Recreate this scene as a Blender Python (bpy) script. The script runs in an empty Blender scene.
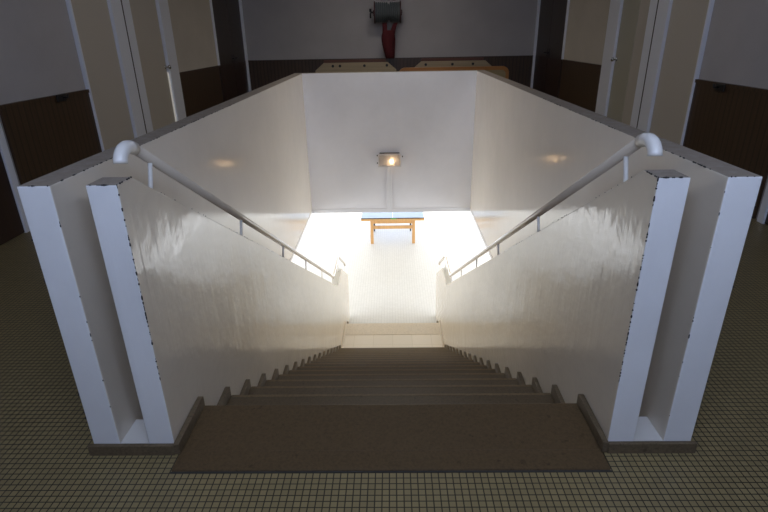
import bpy, bmesh, math, random
from mathutils import Vector, Matrix
random.seed(7)
S = bpy.context.scene
COL = S.collection
S.view_settings.view_transform = 'Standard'
S.view_settings.look = 'None'
S.view_settings.gamma = 1
S.view_settings.use_curve_mapping = False
S.view_settings.exposure = 0.0
try:
    S.cycles.use_denoising = True
    S.cycles.max_bounces = 10
    S.cycles.diffuse_bounces = 6
    S.cycles.glossy_bounces = 5
    S.cycles.sample_clamp_indirect = 6
    S.cycles.blur_glossy = 0.3
except Exception:
    pass

# ------------------------------------------------------------ measures (metres, upper floor z = 0)
XO, XOI = 1.0685, 0.9705          # parapet: outer and inner face
XI, XII = 0.774, 0.867            # stair wall: face on the stairs, face on the gap
YF = 1.4556                       # front ends of the walls
YFAR, TFAR = 6.1285, 0.098
ZT = 0.998                        # parapet top
ZB = -0.633                       # underside of the upper floor
ZL = -3.336                       # lower floor
T, R, YN = 0.2966, 0.1756, 1.7104  # tread, riser, first nosing
ZLAN = -17 * R
YLAN0, YLAN1 = YN + 16 * T, 7.45
W, YB, YW = 2.88, 11.06, -0.3     # upper hall half width, back wall, window wall
ZC = 2.65
ZWN = 0.952   # wainscot top

# ------------------------------------------------------------ materials
def mat(name, color, rough=0.5, metal=0.0, spec=0.5, coat=0.0):
    m = bpy.data.materials.new(name)
    m.use_nodes = True
    b = m.node_tree.nodes['Principled BSDF']
    b.inputs['Base Color'].default_value = (*color, 1)
    b.inputs['Roughness'].default_value = rough
    b.inputs['Metallic'].default_value = metal
    b.inputs['Specular IOR Level'].default_value = spec
    b.inputs['Coat Weight'].default_value = coat
    b.inputs['Coat Roughness'].default_value = 0.1
    return m

def N(m, t):
    return m.node_tree.nodes.new(t)

def L(m, a, b):
    m.node_tree.links.new(a, b)

def bsdf(m):
    return m.node_tree.nodes['Principled BSDF']

def coords(m, scale):
    tc, mp = N(m, 'ShaderNodeTexCoord'), N(m, 'ShaderNodeMapping')
    mp.inputs['Scale'].default_value = scale
    L(m, tc.outputs['Object'], mp.inputs['Vector'])
    return mp.outputs['Vector']

def noise(m, vec, scale, detail=3, rough=0.55):
    n = N(m, 'ShaderNodeTexNoise')
    n.inputs['Scale'].default_value = scale
    n.inputs['Detail'].default_value = detail
    n.inputs['Roughness'].default_value = rough
    L(m, vec, n.inputs['Vector'])
    return n.outputs['Fac']

def ramp(m, fac, stops):
    r = N(m, 'ShaderNodeValToRGB')
    e = r.color_ramp.elements
    e[0].position, e[0].color = stops[0][0], (*stops[0][1], 1)
    e[1].position, e[1].color = stops[1][0], (*stops[1][1], 1)
    for p, c in stops[2:]:
        x = e.new(p); x.color = (*c, 1)
    L(m, fac, r.inputs['Fac'])
    return r.outputs['Color']

def bump(m, h, strength, dist, prev=None):
    b = N(m, 'ShaderNodeBump')
    b.inputs['Strength'].default_value = strength
    b.inputs['Distance'].default_value = dist
    L(m, h, b.inputs['Height'])
    if prev is not None:
        L(m, prev, b.inputs['Normal'])
    return b.outputs['Normal']

def gloss_paint(name, c, rough, streak=0.25, peel=0.15, wave=0.12):
    """gloss oil paint laid on with a brush: vertical streaks, a little orange peel, faint soiling"""
    m = mat(name, c, rough, spec=0.5)
    v = coords(m, (9, 9, 0.9))
    s = noise(m, v, 3.0, 4, 0.6)
    v2 = coords(m, (1, 1, 1))
    p = noise(m, v2, 60, 2)
    big = noise(m, v2, 2.6, 3)
    n = bump(m, s, streak, 0.01)
    n = bump(m, p, peel, 0.001, n)
    n = bump(m, noise(m, v2, 5.5, 3), wave, 0.02, n)
    L(m, n, bsdf(m).inputs['Normal'])
    d = tuple(x * 0.93 for x in c)
    L(m, ramp(m, noise(m, v2, 1.7, 6, 0.65), [(0.35, d), (0.65, c)]), bsdf(m).inputs['Base Color'])
    rr = N(m, 'ShaderNodeMapRange')
    rr.inputs['From Min'].default_value, rr.inputs['From Max'].default_value = 0.3, 0.7
    rr.inputs['To Min'].default_value, rr.inputs['To Max'].default_value = rough * 0.8, rough * 1.35
    L(m, s, rr.inputs['Value'])
    L(m, rr.outputs['Result'], bsdf(m).inputs['Roughness'])
    return m

def mosaic(name, tile, grout, pitch, gap, rough, var=0.08):
    m = mat(name, tile, rough)
    v = coords(m, (1 / pitch, 1 / pitch, 1 / pitch))
    br = N(m, 'ShaderNodeTexBrick')
    br.offset, br.squash = 0.0, 1.0
    br.inputs['Scale'].default_value = 1.0
    br.inputs['Brick Width'].default_value = 1.0
    br.inputs['Row Height'].default_value = 1.0
    br.inputs['Mortar Size'].default_value = gap
    br.inputs['Mortar Smooth'].default_value = 0.15
    br.inputs['Bias'].default_value = 0.0
    br.inputs['Color1'].default_value = (*[x * (1 - var) for x in tile], 1)
    br.inputs['Color2'].default_value = (*[min(1, x * (1 + var)) for x in tile], 1)
    br.inputs['Mortar'].default_value = (*grout, 1)
    L(m, v, br.inputs['Vector'])
    L(m, br.outputs['Color'], bsdf(m).inputs['Base Color'])
    inv = N(m, 'ShaderNodeMath'); inv.operation = 'SUBTRACT'; inv.inputs[0].default_value = 1
    L(m, br.outputs['Fac'], inv.inputs[1])
    L(m, bump(m, inv.outputs[0], 0.3, 0.001), bsdf(m).inputs['Normal'])
    return m

def stone(name, c, rough):
    m = mat(name, c, rough, spec=0.3)
    v = coords(m, (1, 1, 1))
    a = ramp(m, noise(m, v, 90, 4, 0.7), [(0.33, tuple(x * 0.75 for x in c)), (0.5, c), (0.72, tuple(x * 1.18 for x in c))])
    b = ramp(m, noise(m, v, 30, 3), [(0.27, (0.5, 0.47, 0.45)), (0.34, (1, 1, 1))])
    mx = N(m, 'ShaderNodeMixRGB'); mx.blend_type = 'MULTIPLY'; mx.inputs['Fac'].default_value = 0.7
    L(m, a, mx.inputs['Color1']); L(m, b, mx.inputs['Color2'])
    L(m, mx.outputs['Color'], bsdf(m).inputs['Base Color'])
    return m

def wood(name, c, rough, axis='Z', dark=0.55, scale=6.0, grooves=0.0):
    m = mat(name, c, rough)
    k = {'X': (0.4, 8, 8), 'Y': (8, 0.4, 8), 'Z': (8, 8, 0.4)}[axis]
    v = coords(m, k)
    col = ramp(m, noise(m, v, scale, 5, 0.65), [(0.28, tuple(x * dark for x in c)), (0.72, c)])
    if grooves:
        tc = N(m, 'ShaderNodeTexCoord')
        w = N(m, 'ShaderNodeTexWave'); w.wave_type = 'BANDS'; w.bands_direction = 'DIAGONAL'
        w.inputs['Scale'].default_value = 1.0
        mp = N(m, 'ShaderNodeMapping'); mp.inputs['Scale'].default_value = (grooves, grooves, 0)
        L(m, tc.outputs['Object'], mp.inputs['Vector']); L(m, mp.outputs['Vector'], w.inputs['Vector'])
        g = ramp(m, w.outputs['Fac'], [(0.0, (0.45, 0.42, 0.4)), (0.18, (1, 1, 1))])
        mx = N(m, 'ShaderNodeMixRGB'); mx.blend_type = 'MULTIPLY'; mx.inputs['Fac'].default_value = 0.8
        L(m, col, mx.inputs['Color1']); L(m, g, mx.inputs['Color2'])
        col = mx.outputs['Color']
    L(m, col, bsdf(m).inputs['Base Color'])
    return m

def plaster(name, c, strength=0.5):
    m = mat(name, c, 0.75, spec=0.3)
    v = coords(m, (1, 1, 1))
    L(m, bump(m, noise(m, v, 55, 4, 0.7), strength, 0.006), bsdf(m).inputs['Normal'])
    L(m, ramp(m, noise(m, v, 2.0, 5), [(0.3, tuple(x * 0.9 for x in c)), (0.7, c)]), bsdf(m).inputs['Base Color'])
    return m

M = {}
M['flank'] = gloss_paint('cream gloss paint', (0.69, 0.615, 0.50), 0.10, 0.10, 0.06, 0.2)
M['parapet'] = gloss_paint('cream satin paint', (0.74, 0.67, 0.565), 0.12, 0.0, 0.06, 0.05)
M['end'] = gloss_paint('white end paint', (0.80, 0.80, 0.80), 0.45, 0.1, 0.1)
M['far'] = gloss_paint('white wall paint', (0.84, 0.82, 0.81), 0.4, 0.05, 0.2)
M['cap'] = gloss_paint('worn cap paint', (0.28, 0.235, 0.19), 0.6, 0.1, 0.1)
M['chip'] = mat('bare dark chip', (0.035, 0.03, 0.027), 0.9)
M['sill'] = plaster('dusty sill', (0.72, 0.70, 0.66), 0.2)
M['tile'] = mosaic('beige mosaic tile', (0.275, 0.215, 0.105), (0.02, 0.015, 0.005), 0.0238, 0.085, 0.42)
M['lowtile'] = mosaic('white mosaic tile', (0.64, 0.64, 0.635), (0.50, 0.50, 0.49), 0.05, 0.05, 0.6, 0.03)
M['lantile'] = mosaic('cream landing tile', (0.86, 0.80, 0.72), (0.76, 0.70, 0.61), 0.3, 0.015, 0.4, 0.03)
M['stone'] = stone('brown terrazzo stone', (0.106, 0.068, 0.031), 0.6)
M['lanstone'] = stone('beige terrazzo stone', (0.78, 0.70, 0.60), 0.3)
M['tread'] = stone('polished tread stone', (0.092, 0.062, 0.031), 0.42)
bsdf(M['tread']).inputs['Specular IOR Level'].default_value = 0.4
M['nosing'] = stone('worn nosing stone', (0.17, 0.12, 0.065), 0.55)
M['riser'] = stone('dark terrazzo stone', (0.07, 0.048, 0.025), 0.65)
M['skirt'] = stone('grey brown skirting stone', (0.135, 0.10, 0.06), 0.6)
M['rail'] = mat('beige enamel', (0.56, 0.48, 0.38), 0.12, spec=0.8)
M['elbow'] = mat('white enamel', (0.74, 0.72, 0.68), 0.25)
M['upper'] = plaster('grey roughcast', (0.50, 0.47, 0.46))
M['creamwall'] = plaster('cream roughcast', (0.62, 0.56, 0.47))
M['ceil'] = plaster('ceiling white', (0.75, 0.75, 0.73), 0.2)
M['lowwall'] = plaster('lower hall white', (0.75, 0.75, 0.74), 0.2)
M['wains'] = wood('dark wainscot wood', (0.088, 0.050, 0.026), 0.4, 'Z', 0.6, 5, 9)
M['darkdoor'] = wood('dark brown door', (0.050, 0.032, 0.022), 0.4, 'Z', 0.7, 4)
M['kick'] = wood('red brown kick panel', (0.048, 0.024, 0.015), 0.4, 'Z', 0.7, 4)
M['cream'] = mat('cream door paint', (0.56, 0.50, 0.41), 0.4)
M['green'] = mat('greenish cream paint', (0.45, 0.42, 0.32), 0.4)
M['white'] = mat('white frame paint', (0.83, 0.84, 0.88), 0.4)
M['groove'] = mat('dark gap line', (0.06, 0.055, 0.05), 0.8)
M['metal'] = mat('chrome', (0.6, 0.6, 0.6), 0.25, 1.0)
M['iron'] = mat('dark iron', (0.045, 0.042, 0.04), 0.45, 0.6)
M['red'] = mat('red reel enamel', (0.06, 0.009, 0.009), 0.4)
M['cloth'] = mat('dark red cloth', (0.085, 0.006, 0.009), 0.85)
M['hose'] = mat('grey rubber hose', (0.085, 0.10, 0.105), 0.5)
M['lightwood'] = wood('pale plywood', (0.46, 0.36, 0.22), 0.5, 'X', 0.8, 3)
M['brownedge'] = wood('red brown batten', (0.15, 0.06, 0.035), 0.5, 'X', 0.7, 3)
M['orange'] = wood('orange wood edge', (0.50, 0.21, 0.05), 0.45, 'X', 0.75, 3)
M['yellow'] = wood('yellow board face', (0.40, 0.31, 0.15), 0.5, 'X', 0.8, 3)
M['beech'] = wood('varnished beech', (0.58, 0.33, 0.13), 0.4, 'Z', 0.75, 3)
M['blue'] = mat('blue table paint', (0.09, 0.22, 0.50), 0.45)
M['black'] = mat('black edge', (0.02, 0.02, 0.022), 0.5)
M['greenmark'] = mat('green mark', (0.10, 0.40, 0.12), 0.5)
M['plate'] = mat('lamp back plate', (0.66, 0.63, 0.59), 0.5)
M['conduit'] = mat('painted trunking', (0.74, 0.73, 0.72), 0.4)

def glow(name, c, s):
    m = bpy.data.materials.new(name); m.use_nodes = True
    nt = m.node_tree; nt.nodes.clear()
    e = nt.nodes.new('ShaderNodeEmission'); o = nt.nodes.new('ShaderNodeOutputMaterial')
    e.inputs['Color'].default_value = (*c, 1); e.inputs['Strength'].default_value = s
    nt.links.new(e.outputs[0], o.inputs[0])
    return m
M['gap'] = glow('light in the door gap', (1.0, .96, .88), .32)
M['bulb'] = glow('lit bulb', (1.0, 0.66, 0.36), 30)

def pane(name):
    m = bpy.data.materials.new(name); m.use_nodes = True
    nt = m.node_tree; nt.nodes.clear()
    t = nt.nodes.new('ShaderNodeBsdfTransparent'); d = nt.nodes.new('ShaderNodeBsdfPrincipled')
    tr = nt.nodes.new('ShaderNodeBsdfTranslucent')
    tr.inputs['Color'].default_value = (0.30, 0.29, 0.28, 1)
    d.inputs['Base Color'].default_value = (0.78, 0.75, 0.71, 1); d.inputs['Roughness'].default_value = 0.15
    mx = nt.nodes.new('ShaderNodeMixShader'); mx.inputs[0].default_value = 0.5
    m2 = nt.nodes.new('ShaderNodeMixShader'); m2.inputs[0].default_value = 0.35
    o = nt.nodes.new('ShaderNodeOutputMaterial')
    nt.links.new(d.outputs[0], mx.inputs[1]); nt.links.new(tr.outputs[0], mx.inputs[2])
    nt.links.new(mx.outputs[0], m2.inputs[1]); nt.links.new(t.outputs[0], m2.inputs[2])
    nt.links.new(m2.outputs[0], o.inputs[0])
    return m
M['glass'] = pane('frosted lamp glass')

# ------------------------------------------------------------ mesh helpers
def box(bm, x0, x1, y0, y1, z0, z1, mi=0):
    v = [bm.verts.new((x, y, z)) for z in (z0, z1) for y in (y0, y1) for x in (x0, x1)]
    fs = []
    for f in ((0, 2, 3, 1), (4, 5, 7, 6), (0, 1, 5, 4), (2, 6, 7, 3), (0, 4, 6, 2), (1, 3, 7, 5)):
        q = bm.faces.new([v[i] for i in f]); q.material_index = mi; fs.append(q)
    return fs

def prism(bm, pts, axis, a, b, mi=0):
    """polygon pts extruded along an axis from a to b"""
    def mk(p, t):
        return {'X': (t, p[0], p[1]), 'Y': (p[0], t, p[1]), 'Z': (p[0], p[1], t)}[axis]
    A = [bm.verts.new(mk(p, a)) for p in pts]; B = [bm.verts.new(mk(p, b)) for p in pts]
    n = len(pts)
    fs = [bm.faces.new(A), bm.faces.new(B[::-1])]
    for i in range(n):
        fs.append(bm.faces.new((A[i], B[i], B[(i + 1) % n], A[(i + 1) % n])))
    for f in fs:
        f.material_index = mi
    return fs

def tube(bm, pts, r, seg=16, caps=True):
    pts = [Vector(p) for p in pts]
    rs = r if isinstance(r, (list, tuple)) else [r] * len(pts)
    rings = []
    up = None
    for i, p in enumerate(pts):
        t = (pts[min(i + 1, len(pts) - 1)] - pts[max(i - 1, 0)]).normalized()
        if up is None:
            a = Vector((1, 0, 0)) if abs(t.x) < 0.9 else Vector((0, 0, 1))
        else:
            a = up
        s = t.cross(a).normalized(); up = s.cross(t).normalized()
        rings.append([bm.verts.new(p + (up * math.cos(2 * math.pi * k / seg) + s * math.sin(2 * math.pi * k / seg)) * rs[i]) for k in range(seg)])
    for a, b in zip(rings, rings[1:]):
        for k in range(seg):
            f = bm.faces.new((a[k], a[(k + 1) % seg], b[(k + 1) % seg], b[k])); f.smooth = True
    if caps:
        bm.faces.new(rings[0]); bm.faces.new(rings[-1][::-1])

def obj(name, bm, mats, parent=None, bevel=0.0, origin=None, seg=2):
    bmesh.ops.recalc_face_normals(bm, faces=bm.faces[:])
    if origin is not None:
        bmesh.ops.translate(bm, vec=-Vector(origin), verts=bm.verts[:])
    me = bpy.data.meshes.new(name); bm.to_mesh(me); bm.free()
    o = bpy.data.objects.new(name, me); COL.objects.link(o)
    for m in (mats if isinstance(mats, (list, tuple)) else [mats]):
        me.materials.append(m)
    if origin is not None:
        o.location = origin
    if parent is not None:
        o.parent = parent
    if bevel:
        b = o.modifiers.new('bevel', 'BEVEL'); b.width = bevel; b.segments = seg
        b.limit_method = 'ANGLE'; b.angle_limit = math.radians(40)
    return o

def tag(o, label, cat, group=None, kind=None):
    o['label'] = label; o['category'] = cat
    if group: o['group'] = group
    if kind: o['kind'] = kind
    return o

def struct(name, bm, mats, bevel=0.0):
    o = obj(name, bm, mats, None, bevel); o['kind'] = 'structure'
    return o

def thing(name, label, cat, loc, group=None):
    o = bpy.data.objects.new(name, None); COL.objects.link(o)
    o.location = loc; o.empty_display_size = 0.1
    return tag(o, label, cat, group)

def part(name, bm, mats, root, bevel=0.0):
    """bm is in world coordinates; root may be moved"""
    o = root; loc = Vector((0, 0, 0))
    while o is not None:
        loc += o.location; o = o.parent
    bmesh.ops.translate(bm, vec=-loc, verts=bm.verts[:])
    return obj(name, bm, mats, root, bevel)

def B():
    return bmesh.new()

def chips(edges, root, n_per_m, rmax):
    """flaked spots straddling worn edges; edges = (start, end)"""
    bm = B()
    for a, b in edges:
        a, b = Vector(a), Vector(b); d = b - a; ln = d.length; d.normalize()
        i = 0
        while i < n_per_m * ln:
            i += 1
            p = a + d * random.random() * ln
            l = random.uniform(0.0012, 0.0055) * random.choice((1, 1, 1, 2.2)); r = random.uniform(0.0012, rmax)
            m = Matrix.Translation(p) @ d.to_track_quat('X', 'Z').to_matrix().to_4x4() @ Matrix.Diagonal((l, r, r, 1))
            bmesh.ops.create_icosphere(bm, subdivisions=1, radius=1, matrix=m)
    o = obj('chipped_edge', bm, M['chip'], root)
    o['label'] = 'dark chips where the paint has flaked off the edges'
    return o

# ------------------------------------------------------------ upper hall: floor, walls, ceiling
bm = B()
E_ = 6.2
box(bm, -E_, E_, YW, 1.3625, ZB, 0)
box(bm, -E_, -0.757, 1.3625, YF, ZB, 0)
box(bm, 0.757, E_, 1.3625, YF, ZB, 0)
box(bm, -E_, -XO, YF, YFAR + TFAR, ZB, 0)
box(bm, XO, E_, YF, YFAR + TFAR, ZB, 0)
box(bm, -E_, E_, YFAR + TFAR, 17.2, ZB, 0)
struct('floor', bm, M['tile'])

def hall_wall(name, s):
    bm = B()
    box(bm, min(s * W, s * (W + 0.15)), max(s * W, s * (W + 0.15)), YW, YB + 0.15, 0, ZC)
    a, b = sorted((s * W, s * (W - .003))); box(bm, a, b, 7.41, 9.26, ZWN, ZC, 1)
    struct(name, bm, [M['upper'], M['creamwall']])
hall_wall('wall_left', -1); hall_wall('wall_right', 1)
bm = B(); box(bm, -W, W, YB, YB + 0.15, 0, ZC); struct('wall_back', bm, M['upper'])
bm = B(); box(bm, -W - .15, W + .15, YW, YB + 0.15, ZC, ZC + 0.15); struct('ceiling', bm, M['ceil'])
# window wall behind the camera, with its opening
WX0, WX1, WZ0, WZ1 = -1.0, 1.3, 2.0, 2.6
bm = B()
box(bm, -W, WX0, YW - .15, YW, 0, ZC); box(bm, WX1, W, YW - .15, YW, 0, ZC)
box(bm, WX0, WX1, YW - .15, YW, 0, WZ0); box(bm, WX0, WX1, YW - .15, YW, WZ1, ZC)
struct('wall_front', bm, M['upper'])


def wains(s, y0, y1):
    bm = B()
    x = s * W; x1 = s * (W - 0.022); x2 = s * (W - 0.032)
    box(bm, min(x, x1), max(x, x1), y0, y1, 0.0, ZWN - 0.03)
    box(bm, min(x, x2), max(x, x2), y0, y1, ZWN - 0.03, ZWN)
    o = struct('wainscot', bm, M['wains'])
for s in (-1, 1):
    wains(s, 3.93, 5.14); wains(s, 7.45, 9.24)
bm = B()
box(bm, -W + 0.06, W - 0.06, YB - 0.022, YB, 0, ZWN - 0.03); box(bm, -W + .06, W - .06, YB - 0.032, YB, ZWN - 0.03, ZWN)
struct('wainscot', bm, M['wains'])

# door frames and trims
ntrim = 0
def trim(s, y0, y1, z0=0, z1=2.12, t=0.035, m='white', groove=None):
    global ntrim; ntrim += 1
    bm = B(); a, b = sorted((s * W, s * (W - t)))
    box(bm, a, b, y0, y1, z0, z1)
    if groove:
        a, b = sorted((s * (W - t), s * (W - t - 0.001)))
        box(bm, a, b, groove - 0.012, groove + 0.012, z0, z1, 1)
    o = struct('trim_%d' % ntrim, bm, [M[m], M['groove']], 0.004)
ndoor = 0
def door(s, y0, y1, m, t=0.02, split=None, z1=2.1):
    global ndoor; ndoor += 1
    bm = B(); a, b = sorted((s * W, s * (W - t)))
    fs = box(bm, a, b, y0, y1, 0.005, z1)
    o = obj('door_%d' % ndoor, bm, [M[m]], None, 0.003); o['kind'] = 'structure'
    return o
def knob(dr, s, y, z, t):
    bm = B(); x = s * (W - t)
    pr = [(0, .026), (-.004, .026), (-.006, .010), (-.035, .010), (-.042, .024), (-.058, .026), (-.066, .016), (-.068, 0.002)]
    tube(bm, [(x + s * d, y, z) for d, r in pr], [r for d, r in pr], 14)
    part('door_handle', bm, M['metal'], dr)
def lever(dr, s, y, z, t, d):
    bm = B(); x = s * (W - t)
    tube(bm, [(x, y, z), (x - s * .045, y, z), (x - s * .05, y + d * .02, z), (x - s * .05, y + d * .11, z)], .009, 10)
    a, b = sorted((x, x - s * .006)); box(bm, a, b, y - .02, y + .02, z - .09, z + .07)
    part('door_handle', bm, M['iron'], dr)
for s in (-1, 1):
    door(s, 2.75, 3.80, 'kick')
    trim(s, 3.80, 3.87, z1=2.15)
    trim(s, 5.14, 5.165, z1=2.3, t=0.04)
    door(s, 5.17, 5.86, 'cream', z1=2.3)
    trim(s, 5.87, 6.30, z1=2.3, t=0.05, groove=6.11)
    if s < 0:
        d = door(s, 6.31, 7.07, 'cream', z1=2.3)
        trim(s, 7.078, 7.09, z1=.98, t=0.03, m='gap')  # glowing strip, stands for light leaking through the door gap
        trim(s, 7.10, 7.40, z1=2.3, t=0.05)
    else:
        door(s, 6.31, 6.61, 'cream', z1=2.3)
        d = door(s, 6.62, 7.09, 'green', z1=2.3)
        trim(s, 7.10, 7.44, z1=2.3, t=0.05)
    knob(d, s, 7.045, 1.045, 0.02)
    trim(s, 9.25, 9.285, z0=ZWN, z1=2.15)
    for (a, b, hy, dd) in ((9.29, 10.13, 10.07, -1), (10.14, 10.98, 10.20, 1)):
        d = door(s, a, b, 'darkdoor')
        lever(d, s, hy, 1.03, 0.02, dd)
        bm = B(); q = sorted((s * (W - .02), s * (W - .026))); box(bm, q[0], q[1], a + .01, b - .01, .02, ZWN)
        part('kick_panel', bm, M['kick'], d)
    trim(s, 10.99, 11.06, z1=2.15, t=0.06)
# catches on the wainscot rail
for s, y, z, lab in ((-1, 4.67, 0.925, 'small dark metal catch at top of wainscot by left cream door'),
                     (1, 4.72, 0.915, 'small dark metal catch at top of wainscot by right cream door')):
    t = thing('door_catch', lab, 'catch', (s * (W - .032), y, z), 'door catches on the wainscot')
    x = s * (W - .032)
    bm = B(); a, b = sorted((x, x - s * .012)); box(bm, a, b, y - .065, y + .065, z - .03, z + .03); part('back_plate', bm, M['iron'], t, .003)
    bm = B(); tube(bm, [(x - s * .012, y + .02, z), (x - s * .05, y + .02, z), (x - s * .055, y + .02, z + .03)], .009, 10); part('hook', bm, M['iron'], t)

# ------------------------------------------------------------ stairwell parapets
def mats_by_face(o_bm, end=1, cap=2):
    o_bm.normal_update()
    for f in o_bm.faces:
        if f.normal.y < -0.9: f.material_index = end
        elif f.normal.z > 0.9: f.material_index = cap

def parapet(name, s):
    bm = B(); a, b = sorted((s * XO, s * XOI))
    box(bm, a, b, YF, YFAR, ZB, ZT); bmesh.ops.recalc_face_normals(bm, faces=bm.faces[:]); mats_by_face(bm)
    o = struct(name, bm, [M['parapet'], M['end'], M['cap']], 0.004)
    chips([((s * XOI, YF + .01, ZT), (s * XOI, 3.4, ZT)), ((s * XOI, YF, ZT), (s * XO, YF, ZT))], o, 34, .0032)
    chips([((s * XOI, YF, .1), (s * XOI, YF, ZT - .02)), ((s * XO, YF, .1), (s * XO, YF, ZT - .02))], o, 10, .0026)
    bm = B(); c, d = sorted((s * XOI, s * (XOI - .004)))
    box(bm, c, d, YF + .2, YFAR, ZB, ZB + .035)
    part('drip_edge', bm, M['conduit'], o)
    return o
parapet('wall_parapet_left', -1); parapet('wall_parapet_right', 1)
bm = B(); box(bm, -XO, XO, YFAR, YFAR + TFAR, ZB, ZT); bmesh.ops.recalc_face_normals(bm, faces=bm.faces[:]); mats_by_face(bm, 0, 1)
fw = struct('wall_parapet_far', bm, [M['far'], M['cap']], 0.004)
bm = B(); box(bm, -XOI, XOI, YFAR - .006, YFAR, ZB, ZB + .045); part('drip_edge', bm, M['conduit'], fw)

def stair_top(y):
    return ZT - 0.567 * (y - 1.548)
def stair_wall(name, s):
    zl = stair_top(6.7)
    pts = [(YF, ZT), (1.548, ZT), (6.7, zl), (7.3, zl), (8.3, zl - .567), (8.3, ZL), (6.9, ZL), (YF, -.55)]
    bm = B(); a, b = sorted((s * XI, s * XII)); prism(bm, pts, 'X', a, b)
    bmesh.ops.recalc_face_normals(bm, faces=bm.faces[:]); mats_by_face(bm)
    for f in bm.faces:  # tops from the landing on: white slot paints in the end window's daylight
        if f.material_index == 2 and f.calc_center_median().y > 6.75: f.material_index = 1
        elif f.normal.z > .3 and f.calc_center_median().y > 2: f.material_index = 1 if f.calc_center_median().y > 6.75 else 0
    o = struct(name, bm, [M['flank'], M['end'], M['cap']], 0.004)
    chips([((s * XI, YF, .3), (s * XI, YF, ZT)), ((s * XI, YF, ZT), (s * XII, YF, ZT)), ((s * XI, YF, ZT), (s * XI, 1.56, ZT))], o, 80, .0034)
    chips([((s * XI, 1.56, stair_top(1.56)), (s * XI, 3.6, stair_top(3.6)))], o, 14, .0018)
    return o
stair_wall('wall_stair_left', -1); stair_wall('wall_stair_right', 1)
for i, s in enumerate((-1, 1)):
    bm = B(); a, b = sorted((s * (XII + .0005), s * (XOI - .0005))); box(bm, a, b, YF, 1.582, -.2, .0436)
    struct('trim_sill_%s' % ('left', 'right')[i], bm, M['sill'])
    bm = B(); a, b = sorted((s * (XI - .0), s * (XO + .015))); box(bm, a, b, YF - .016, YF - .0005, 0.0, .0436)
    struct('baseboard_%s' % ('left', 'right')[i], bm, M['skirt'], .002)

# ------------------------------------------------------------ staircase
st = thing('staircase', 'brown stone staircase descending between the two cream walls to a landing', 'staircase', (0, YN, 0))
XS = XI - 0.001
def skirting(root, y0, y1, z, h=0.05, m='skirt'):
    for s in (-1, 1):
        a, b = sorted((s * XS, s * (XI - .022)))
        bm = B(); prism(bm, [(y0, z), (y1, z), (y1, z + h), (y1 - .012, z + h + .004), (y0, z + h)], 'X', a, b)
        part('skirting', bm, M[m], root, .002)
bm = B(); box(bm, -.757, .757, 1.3635, YF, -.03, .008); box(bm, -XS, XS, YF, YN, -.03, .006)
top = part('top_slab', bm, M['stone'], st, .003)
bm = B(); box(bm, -.759, .759, 1.3575, 1.3632, -.01, .0012); part('shadow_gap', bm, M['groove'], top)  # dark strip put in for the shadow gap before the slab
skirting(top, YF - .016, YN, .006, .045)
for k in range(1, 17):
    y0, y1, z = YN + (k - 1) * T, YN + k * T, -k * R
    bm = B(); box(bm, -XS, XS, y0 - .012, y1, z - .032, z)
    sp = part('step', bm, M['tread'], st, .003)
    bm = B(); box(bm, -XS + .025, XS - .025, y1 - .014, y1 + .001, z - .03, z + .0008); part('nosing', bm, M['nosing'], sp)
    bm = B(); box(bm, -XS, XS, y0 - .03, y0 - .012, z, z + R - .033)
    part('riser', bm, M['riser'], sp)
    skirting(sp, y0 - .012, y1, z)
ld = B(); y0 = YN + 16 * T
box(ld, -XS, XS, y0 - .012, 7.10, ZLAN - .05, ZLAN, 0); box(ld, -XS, XS, 7.10, YLAN1, ZLAN - .05, ZLAN + .003, 1)
lo = part('landing', ld, [M['lantile'], M['lanstone']], st)
bm = B(); box(bm, -XS, XS, y0 - .03, y0 - .012, ZLAN, ZLAN + R - .033); part('riser', bm, M['riser'], lo)
skirting(lo, y0, YLAN1, ZLAN, .05, 'lanstone')
for k in (1,):
    y0, y1, z = YLAN1 + (k - 1) * T, YLAN1 + k * T, ZLAN - k * R
    bm = B(); box(bm, -XS, XS, y0 - .012, y1, z - .032, z); sp = part('step', bm, M['tread'], st, .003)
    bm = B(); box(bm, -XS, XS, y0 - .03, y0 - .012, z, z + R - .05); part('riser', bm, M['riser'], sp)
    skirting(sp, y0 - .012, y1, z)
# the sloping concrete slab that carries the steps
bm = B(); prism(bm, [(YN - .1, -.25), (YLAN0, ZLAN - .1), (YLAN1, ZLAN - .1), (YLAN1 + .3, ZL + .001), (YLAN1 - .3, ZL + .001), (YLAN0 - .5, ZLAN - .1), (YN - .1, -.5)], 'X', -XS, XS)
part('soffit', bm, M['lowwall'], st)

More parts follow.
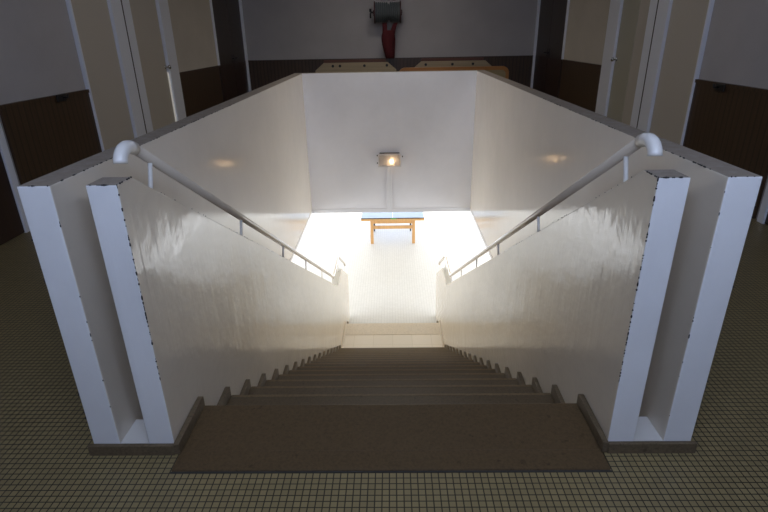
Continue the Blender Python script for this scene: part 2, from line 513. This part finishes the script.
# ------------------------------------------------------------ handrails
XR = 0.82
def handrail(s, lab):
    x = s * XR
    t = thing('handrail', lab, 'handrail', (x, 1.6, ZT), 'handrails on the stair walls')
    zr = lambda y: 1.033 - 0.568 * (y - 1.734)
    pts = [(x, 1.590, 1.030), (x, 1.592, 1.038), (x, 1.598, 1.049), (x, 1.608, 1.059), (x, 1.622, 1.066), (x, 1.640, 1.0695), (x, 1.662, 1.067), (x, 1.69, zr(1.69))]
    bm = B(); tube(bm, pts, .0215, 20); part('elbow', bm, M['elbow'], t)
    y1 = 6.52; zl = zr(6.6)
    pts = [(x, 1.685, zr(1.685)), (x, 3, zr(3)), (x, 4.5, zr(4.5)), (x, y1, zr(y1)), (x, y1 + .05, zl + .008), (x, y1 + .12, zl), (x, 7.25, zl), (x, 7.32, zl - .008), (x, 7.37, zl - .03), (x, 8.15, zl - .475), (x, 8.22, zl - .51), (x, 8.26, zl - .56)]
    bm = B(); tube(bm, pts, .0178, 18); part('rail', bm, M['rail'], t)
    for y in (1.745, 2.69, 3.65, 4.55, 5.53, 6.45, 7.2, 8.1):
        z0 = stair_top(y) if y < 6.7 else (stair_top(6.7) if y < 7.3 else stair_top(6.7) - .567 * (y - 7.3))
        yt = y + .04 if y < 6.5 else y
        z1 = zr(yt) if y < 6.6 else (zl if y < 7.3 else zl - .475 * (y - 7.37) / .78 - .03)
        bm = B(); tube(bm, [(x, y, z0 - .004), (x, yt, z1 - .012)], .008, 10); part('post', bm, M['elbow'], t)
handrail(-1, 'cream tubular handrail with hooked end on left stair wall')
handrail(1, 'cream tubular handrail with hooked end on right stair wall')

# ------------------------------------------------------------ bulkhead lamp on the far parapet
t = thing('wall_lamp', 'small lit rectangular bulkhead lamp on the far white wall', 'lamp', (-.008, YFAR, .025))
x0, x1, z0, z1 = -.155, .138, -.05, .10
bm = B(); box(bm, x0 + .02, x1 - .02, YFAR - .02, YFAR - .0005, z0, z1); part('back_plate', bm, M['plate'], t, .004)
bm = B(); prism(bm, [(x0 + .025, z0 + .012), (x1 - .025, z0 + .012), (x1 - .025, z1 - .012), (x0 + .025, z1 - .012)], 'Y', YFAR - .075, YFAR - .021)
part('glass_cover', bm, M['glass'], t, .006)
bm = B()
for zz in (z0, z1 - .012):
    box(bm, x0 + .012, x1 - .012, YFAR - .082, YFAR - .07, zz, zz + .012)
for xx in (x0 + .012, x1 - .024):
    box(bm, xx, xx + .012, YFAR - .082, YFAR - .07, z0 + .012, z1 - .012)
part('front_frame', bm, M['plate'], t, .002)
bm = B(); box(bm, x0 + .03, x1 - .03, YFAR - .05, YFAR - .003, z1 + .0005, z1 + .005); part('top_shield', bm, M['iron'], t, .003)
bm = B(); bmesh.ops.create_uvsphere(bm, u_segments=16, v_segments=10, radius=.021, matrix=Matrix.Translation((.016, YFAR - .046, .008)))
for f in bm.faces: f.smooth = True
part('bulb', bm, M['bulb'], t)
for xx, zz in ((x0 + .002, z1 - .03), (x0 + .002, z0 + .03), (x1 + .006, z1 - .045)):
    bm = B(); box(bm, xx - .006, xx + .006, YFAR - .012, YFAR - .0005, zz - .008, zz + .008); part('screw', bm, M['iron'], t, .002)
bm = B(); box(bm, -.04, .008, YFAR - .022, YFAR - .0005, ZB + .046, z0 - .004)
tag(obj('cable_trunking', bm, M['conduit'], None, .002, (-.016, YFAR, ZB + .045)), 'narrow white cable trunking running down below the bulkhead lamp', 'trunking')

# ------------------------------------------------------------ back of the upper hall: hose reel and wooden furniture
cy, cz = 10.80, 1.765
t = thing('fire_hose_reel', 'red fire hose reel with grey hose mounted on the back wall', 'hose reel', (-.03, YB, cz))
for xx in (-.285, .195):
    bm = B()
    pr = [(0, .19), (.02, .19)]
    tube(bm, [(xx + d, cy, cz) for d, r in ((0, 0), (.022, 0))], .195, 36)
    part('flange', bm, M['red'], t, .004)
bm = B(); tube(bm, [(-.265, cy, cz), (.197, cy, cz)], .10, 24); part('drum', bm, M['red'], t)
bm = B(); nw = 12
for layer, rr in ((0, .125), (1, .158)):
    for i in range(nw):
        xx = -.243 + i * .0385
        if layer == 1 and i == 6: continue
        ring = [(xx, cy + rr * math.cos(a * math.pi / 14), cz + rr * math.sin(a * math.pi / 14)) for a in range(29)]
        tube(bm, ring, .0188, 8, False)
part('hose', bm, M['hose'], t)
bm = B(); box(bm, -.10, .04, cy + .20, YB - .001, cz - .06, cz + .06); box(bm, -.31, -.29, cy, YB - .02, cz - .03, cz + .03); box(bm, .222, .242, cy, YB - .02, cz - .03, cz + .03)
box(bm, -.31, .242, YB - .04, YB - .001, cz - .05, cz + .05)
part('bracket', bm, M['red'], t, .004)
bm = B(); tube(bm, [(-.31, cy, cz), (-.345, cy, cz), (-.355, cy, cz - .02), (-.355, cy, cz - .10)], .016, 12)
tube(bm, [(-.375, cy, cz + .035), (-.335, cy, cz + .035)], .028, 12); part('valve', bm, M['iron'], t)
# cloth hanging from the reel
bm = B()
def loft(bm, secs, seg=28):
    rings = []
    for (x, y, z, a, b, w) in secs:
        rings.append([bm.verts.new((x + a * math.cos(2 * math.pi * k / seg) * (1 + w * math.sin(k * 2.7)), y + b * math.sin(2 * math.pi * k / seg) * (1 + w * math.cos(k * 1.9)), z)) for k in range(seg)])
    for p, q in zip(rings, rings[1:]):
        for k in range(seg):
            f = bm.faces.new((p[k], p[(k + 1) % seg], q[(k + 1) % seg], q[k])); f.smooth = True
    bm.faces.new(rings[0]); bm.faces.new(rings[-1][::-1])
yc = 10.80
loft(bm, [(-.02, yc, 1.455, .105, .04, .05), (-.025, yc, 1.36, .125, .055, .10), (-.025, yc, 1.30, .13, .065, .13), (-.02, yc, 1.20, .122, .062, .14), (-.01, yc, 1.10, .105, .055, .13), (0, yc, 1.02, .093, .05, .12), (.005, yc, .96, .085, .045, .12)])
bd = obj('hose_cover', bm, M['cloth'], None, 0, (-.02, yc, .96))
tag(bd, 'dark red cloth bundle hanging by two straps below the hose reel', 'cloth cover')
bm = B(); loft(bm, [(-.092, yc, 1.584, .045, .02, .05), (-.088, yc, 1.52, .046, .022, .08), (-.09, yc, 1.38, .045, .03, .08)], 14); part('strap', bm, M['cloth'], bd)
bm = B(); loft(bm, [(.118, yc, 1.584, .045, .02, .05), (.092, yc, 1.52, .042, .022, .08), (.05, yc, 1.38, .05, .03, .08)], 14); part('strap', bm, M['cloth'], bd)

def bench(x0, x1, ztop, lab, holes):
    yb = 10.86
    t = thing('wooden_bench', lab, 'bench', ((x0 + x1) / 2, yb - .2, 0), 'wooden benches along the back wall')
    c = .17; zb = .45
    bm = B(); prism(bm, [(x0, zb), (x1, zb), (x1, ztop - .14), (x1 - c, ztop), (x0 + c, ztop), (x0, ztop - .14)], 'Y', yb, yb + .03)
    bk = part('backrest', bm, M['lightwood'], t, .004)
    for hx in holes:
        bm = B(); tube(bm, [(hx, yb - .002, ztop - .06), (hx, yb + .001, ztop - .06)], .026, 14)
        part('bolt_hole', bm, M['black'], bk)
    bm = B(); box(bm, x0 + c, x1 - c - .03, yb + .032, yb + .075, ztop - .05, ztop + .055); part('rear_batten', bm, M['brownedge'], t, .003)
    bm = B(); box(bm, x0, x1, yb - .36, yb - .001, .41, .45); part('seat', bm, M['lightwood'], t, .004)
    for xx in (x0 + .08, x1 - .13):
        bm = B(); box(bm, xx, xx + .05, yb - .33, yb - .005, 0, .409); part('leg', bm, M['lightwood'], t, .003)
bench(-1.47, .125, .885, 'pale wooden bench with four dark bolt holes, left of the hose cover', (-1.12, -.98, -.50, -.06))
bench(.44, 2.03, .885, 'pale wooden bench standing behind the orange edged board', (.70, 1.22, 1.62))
# rounded board on edge in front of the right-hand bench
def rrect(x0, x1, z0, z1, r, n=8):
    p = []
    for cx, cz_, a0 in ((x1 - r, z1 - r, 0), (x0 + r, z1 - r, 90), (x0 + r, z0 + r, 180), (x1 - r, z0 + r, 270)):
        for i in range(n + 1):
            a = math.radians(a0 + 90 * i / n); p.append((cx + r * math.cos(a), cz_ + r * math.sin(a)))
    return p
t = thing('table_board', 'long yellowish board with orange edging stood on its side before a bench', 'board', (1.2, 10.42, 0))
bm = B(); prism(bm, rrect(.16, 2.23,   .001, .80, .12), 'Y', 10.37, 10.45); part('edging', bm, M['orange'], t, .003)
bm = B(); prism(bm, rrect(.22, 2.17, .06, .735, .08), 'Y', 10.366, 10.3695); part('face', bm, M['yellow'], t)

# ------------------------------------------------------------ lower hall
bm = B(); box(bm, -E_, E_, .2, 17.2, ZL - .15, ZL); struct('floor_lower', bm, M['lowtile'])
bm = B(); box(bm, -E_, E_, .2, .35, ZL, ZB); struct('wall_lower_front', bm, M['lowwall'])
LW = 3.9
def lower_side(name, s):
    bm = B(); a, b = sorted((s * LW, s * (LW + .2)))
    box(bm, a, b, .35, 17.0, ZL, ZL + .08); box(bm, a, b, .35, 17.0, ZL + 2.5, ZB)
    box(bm, a, b, .35, 3.0, ZL + .08, ZL + 2.5); box(bm, a, b, 16.0, 17.0, ZL + .08, ZL + 2.5); box(bm, a, b, 9.2, 9.6, ZL + .08, ZL + 2.5)
    struct(name, bm, M['lowwall'])
lower_side('wall_lower_left', -1); lower_side('wall_lower_right', 1)
bm = B()
box(bm, -LW, LW, 17.0, 17.2, ZL, ZL + .1); box(bm, -LW, LW, 17.0, 17.2, ZL + 2.5, ZB)
box(bm, -LW, -3.6, 17.0, 17.2, ZL + .1, ZL + 2.5); box(bm, 3.6, LW, 17.0, 17.2, ZL + .1, ZL + 2.5)
struct('wall_lower_back', bm, M['lowwall'])

# table tennis table
ty = 11.80; th = ZL + .69
t = thing('table_tennis_table', 'blue topped table tennis table on wooden legs in the lower hall', 'table', (.02, ty + 1.2, ZL))
bm = B(); box(bm, -.725, .765, ty, ty + 2.5, th - .014, th); tp = part('table_top', bm, M['blue'], t, .002)
bm = B(); box(bm, -.733, .773, ty - .014, ty - .0005, th - .022, th + .001); part('edge_strip', bm, M['black'], tp)
bm = B(); box(bm, .017, .023, ty, ty + 2.5, th + .0002, th + .0012); part('center_line', bm, mat('white line', (.8, .8, .8), .5), tp)
bm = B(); box(bm, -.03, .11, ty - .017, ty - .0145, th - .03, th - .012); part('maker_plate', bm, M['greenmark'], tp)
bm = B()
box(bm, -.735, .775, ty - .012, ty + .03, th - .075, th - .024); box(bm, -.735, -.70, ty + .031, ty + 2.5, th - .07, th - .016); box(bm, .74, .775, ty + .031, ty + 2.5, th - .07, th - .016)
part('apron', bm, M['beech'], t, .003)
for y in (ty + .1, ty + 2.3):
    for x in (-.485, .525):
        bm = B(); box(bm, x - .036, x + .036, y - .03, y + .025, ZL + .001, th - .016); part('leg', bm, M['beech'], t, .003)
    bm = B(); box(bm, -.448, .488, y - .015, y + .015, ZL + .38, ZL + .46); part('stretcher', bm, M['beech'], t, .003)
    bm = B(); box(bm, -.448, .488, y - .012, y + .012, th - .175, th - .10); part('stretcher', bm, M['beech'], t, .003)
bm = B(); box(bm, -.453, .493, ty + .35, ty + .39, th - .12, th - .03); part('stretcher', bm, M['beech'], t, .003)
for x in (-.455, .48):
    bm = B(); box(bm, x - .022, x + .022, ty + .93, ty + .97, ZL + .06, th - .016); lg = part('leg', bm, M['black'], t, .003)
    bm = B(); tube(bm, [(x - .018, ty + .95, ZL + .036), (x + .018, ty + .95, ZL + .036)], .035, 16); part('castor', bm, M['black'], lg)

# ------------------------------------------------------------ light
def area(name, loc, rot, sx, sy, power, color):
    l = bpy.data.lights.new(name, 'AREA'); l.shape = 'RECTANGLE'; l.size = sx; l.size_y = sy
    l.energy = power; l.color = color
    o = bpy.data.objects.new(name, l); COL.objects.link(o); o.location = loc; o.rotation_euler = rot
    return o
P2 = math.pi / 2
area('window_daylight', ((WX0 + WX1) / 2, YW - .05, (WZ0 + WZ1) / 2), (P2, 0, 0), WX1 - WX0, WZ1 - WZ0, 49, (.57, .69, 1.0))
for yy in (5.5, 9.2):
    area('hall_fill', (0, yy, ZC - .01), (0, 0, 0), 1.6, .3, 12.5, (1.0, .94, .88))  # unseen fill lamps added below the ceiling for the hall's ambient light
area('window_daylight', (0, 17.05, ZL + 1.3), (-P2, 0, 0), 7.2, 2.4, 620, (.93, .97, 1.0))
for s in (-1, 1):
    area('window_daylight', (s * (LW + .1), 6.1, ZL + 1.29), (P2, 0, s * P2), 6.2, 2.4, 310, (.95, .97, 1.0))
    area('window_daylight', (s * (LW + .1), 12.8, ZL + 1.29), (P2, 0, s * P2), 6.4, 2.4, 260, (.95, .97, 1.0))
w = bpy.data.worlds.new('sky'); S.world = w; w.use_nodes = True
w.node_tree.nodes['Background'].inputs['Color'].default_value = (.7, .82, 1, 1)
w.node_tree.nodes['Background'].inputs['Strength'].default_value = 0.6

# ------------------------------------------------------------ camera
pitch, roll, yaw, fpx, cx0 = 0.4019, -0.0183, -0.0189, 521.62, 0.0205
cyw, syw, cp, sp_, cr, sr = math.cos(yaw), math.sin(yaw), math.cos(pitch), math.sin(pitch), math.cos(roll), math.sin(roll)
right0 = Vector((cyw, -syw, 0)); fh = Vector((syw, cyw, 0)); Z = Vector((0, 0, 1))
fwd = fh * cp - Z * sp_; up0 = fh * sp_ + Z * cp
right = right0 * cr + up0 * sr; up = -right0 * sr + up0 * cr
cam = bpy.data.cameras.new('camera'); cam.lens = fpx / 768 * 36; cam.sensor_width = 36; cam.clip_start = .02; cam.clip_end = 100
co = bpy.data.objects.new('camera', cam); COL.objects.link(co)
mtx = Matrix((right, up, -fwd)).transposed().to_4x4(); mtx.translation = (cx0, 0, 1.385)
co.matrix_world = mtx
S.camera = co
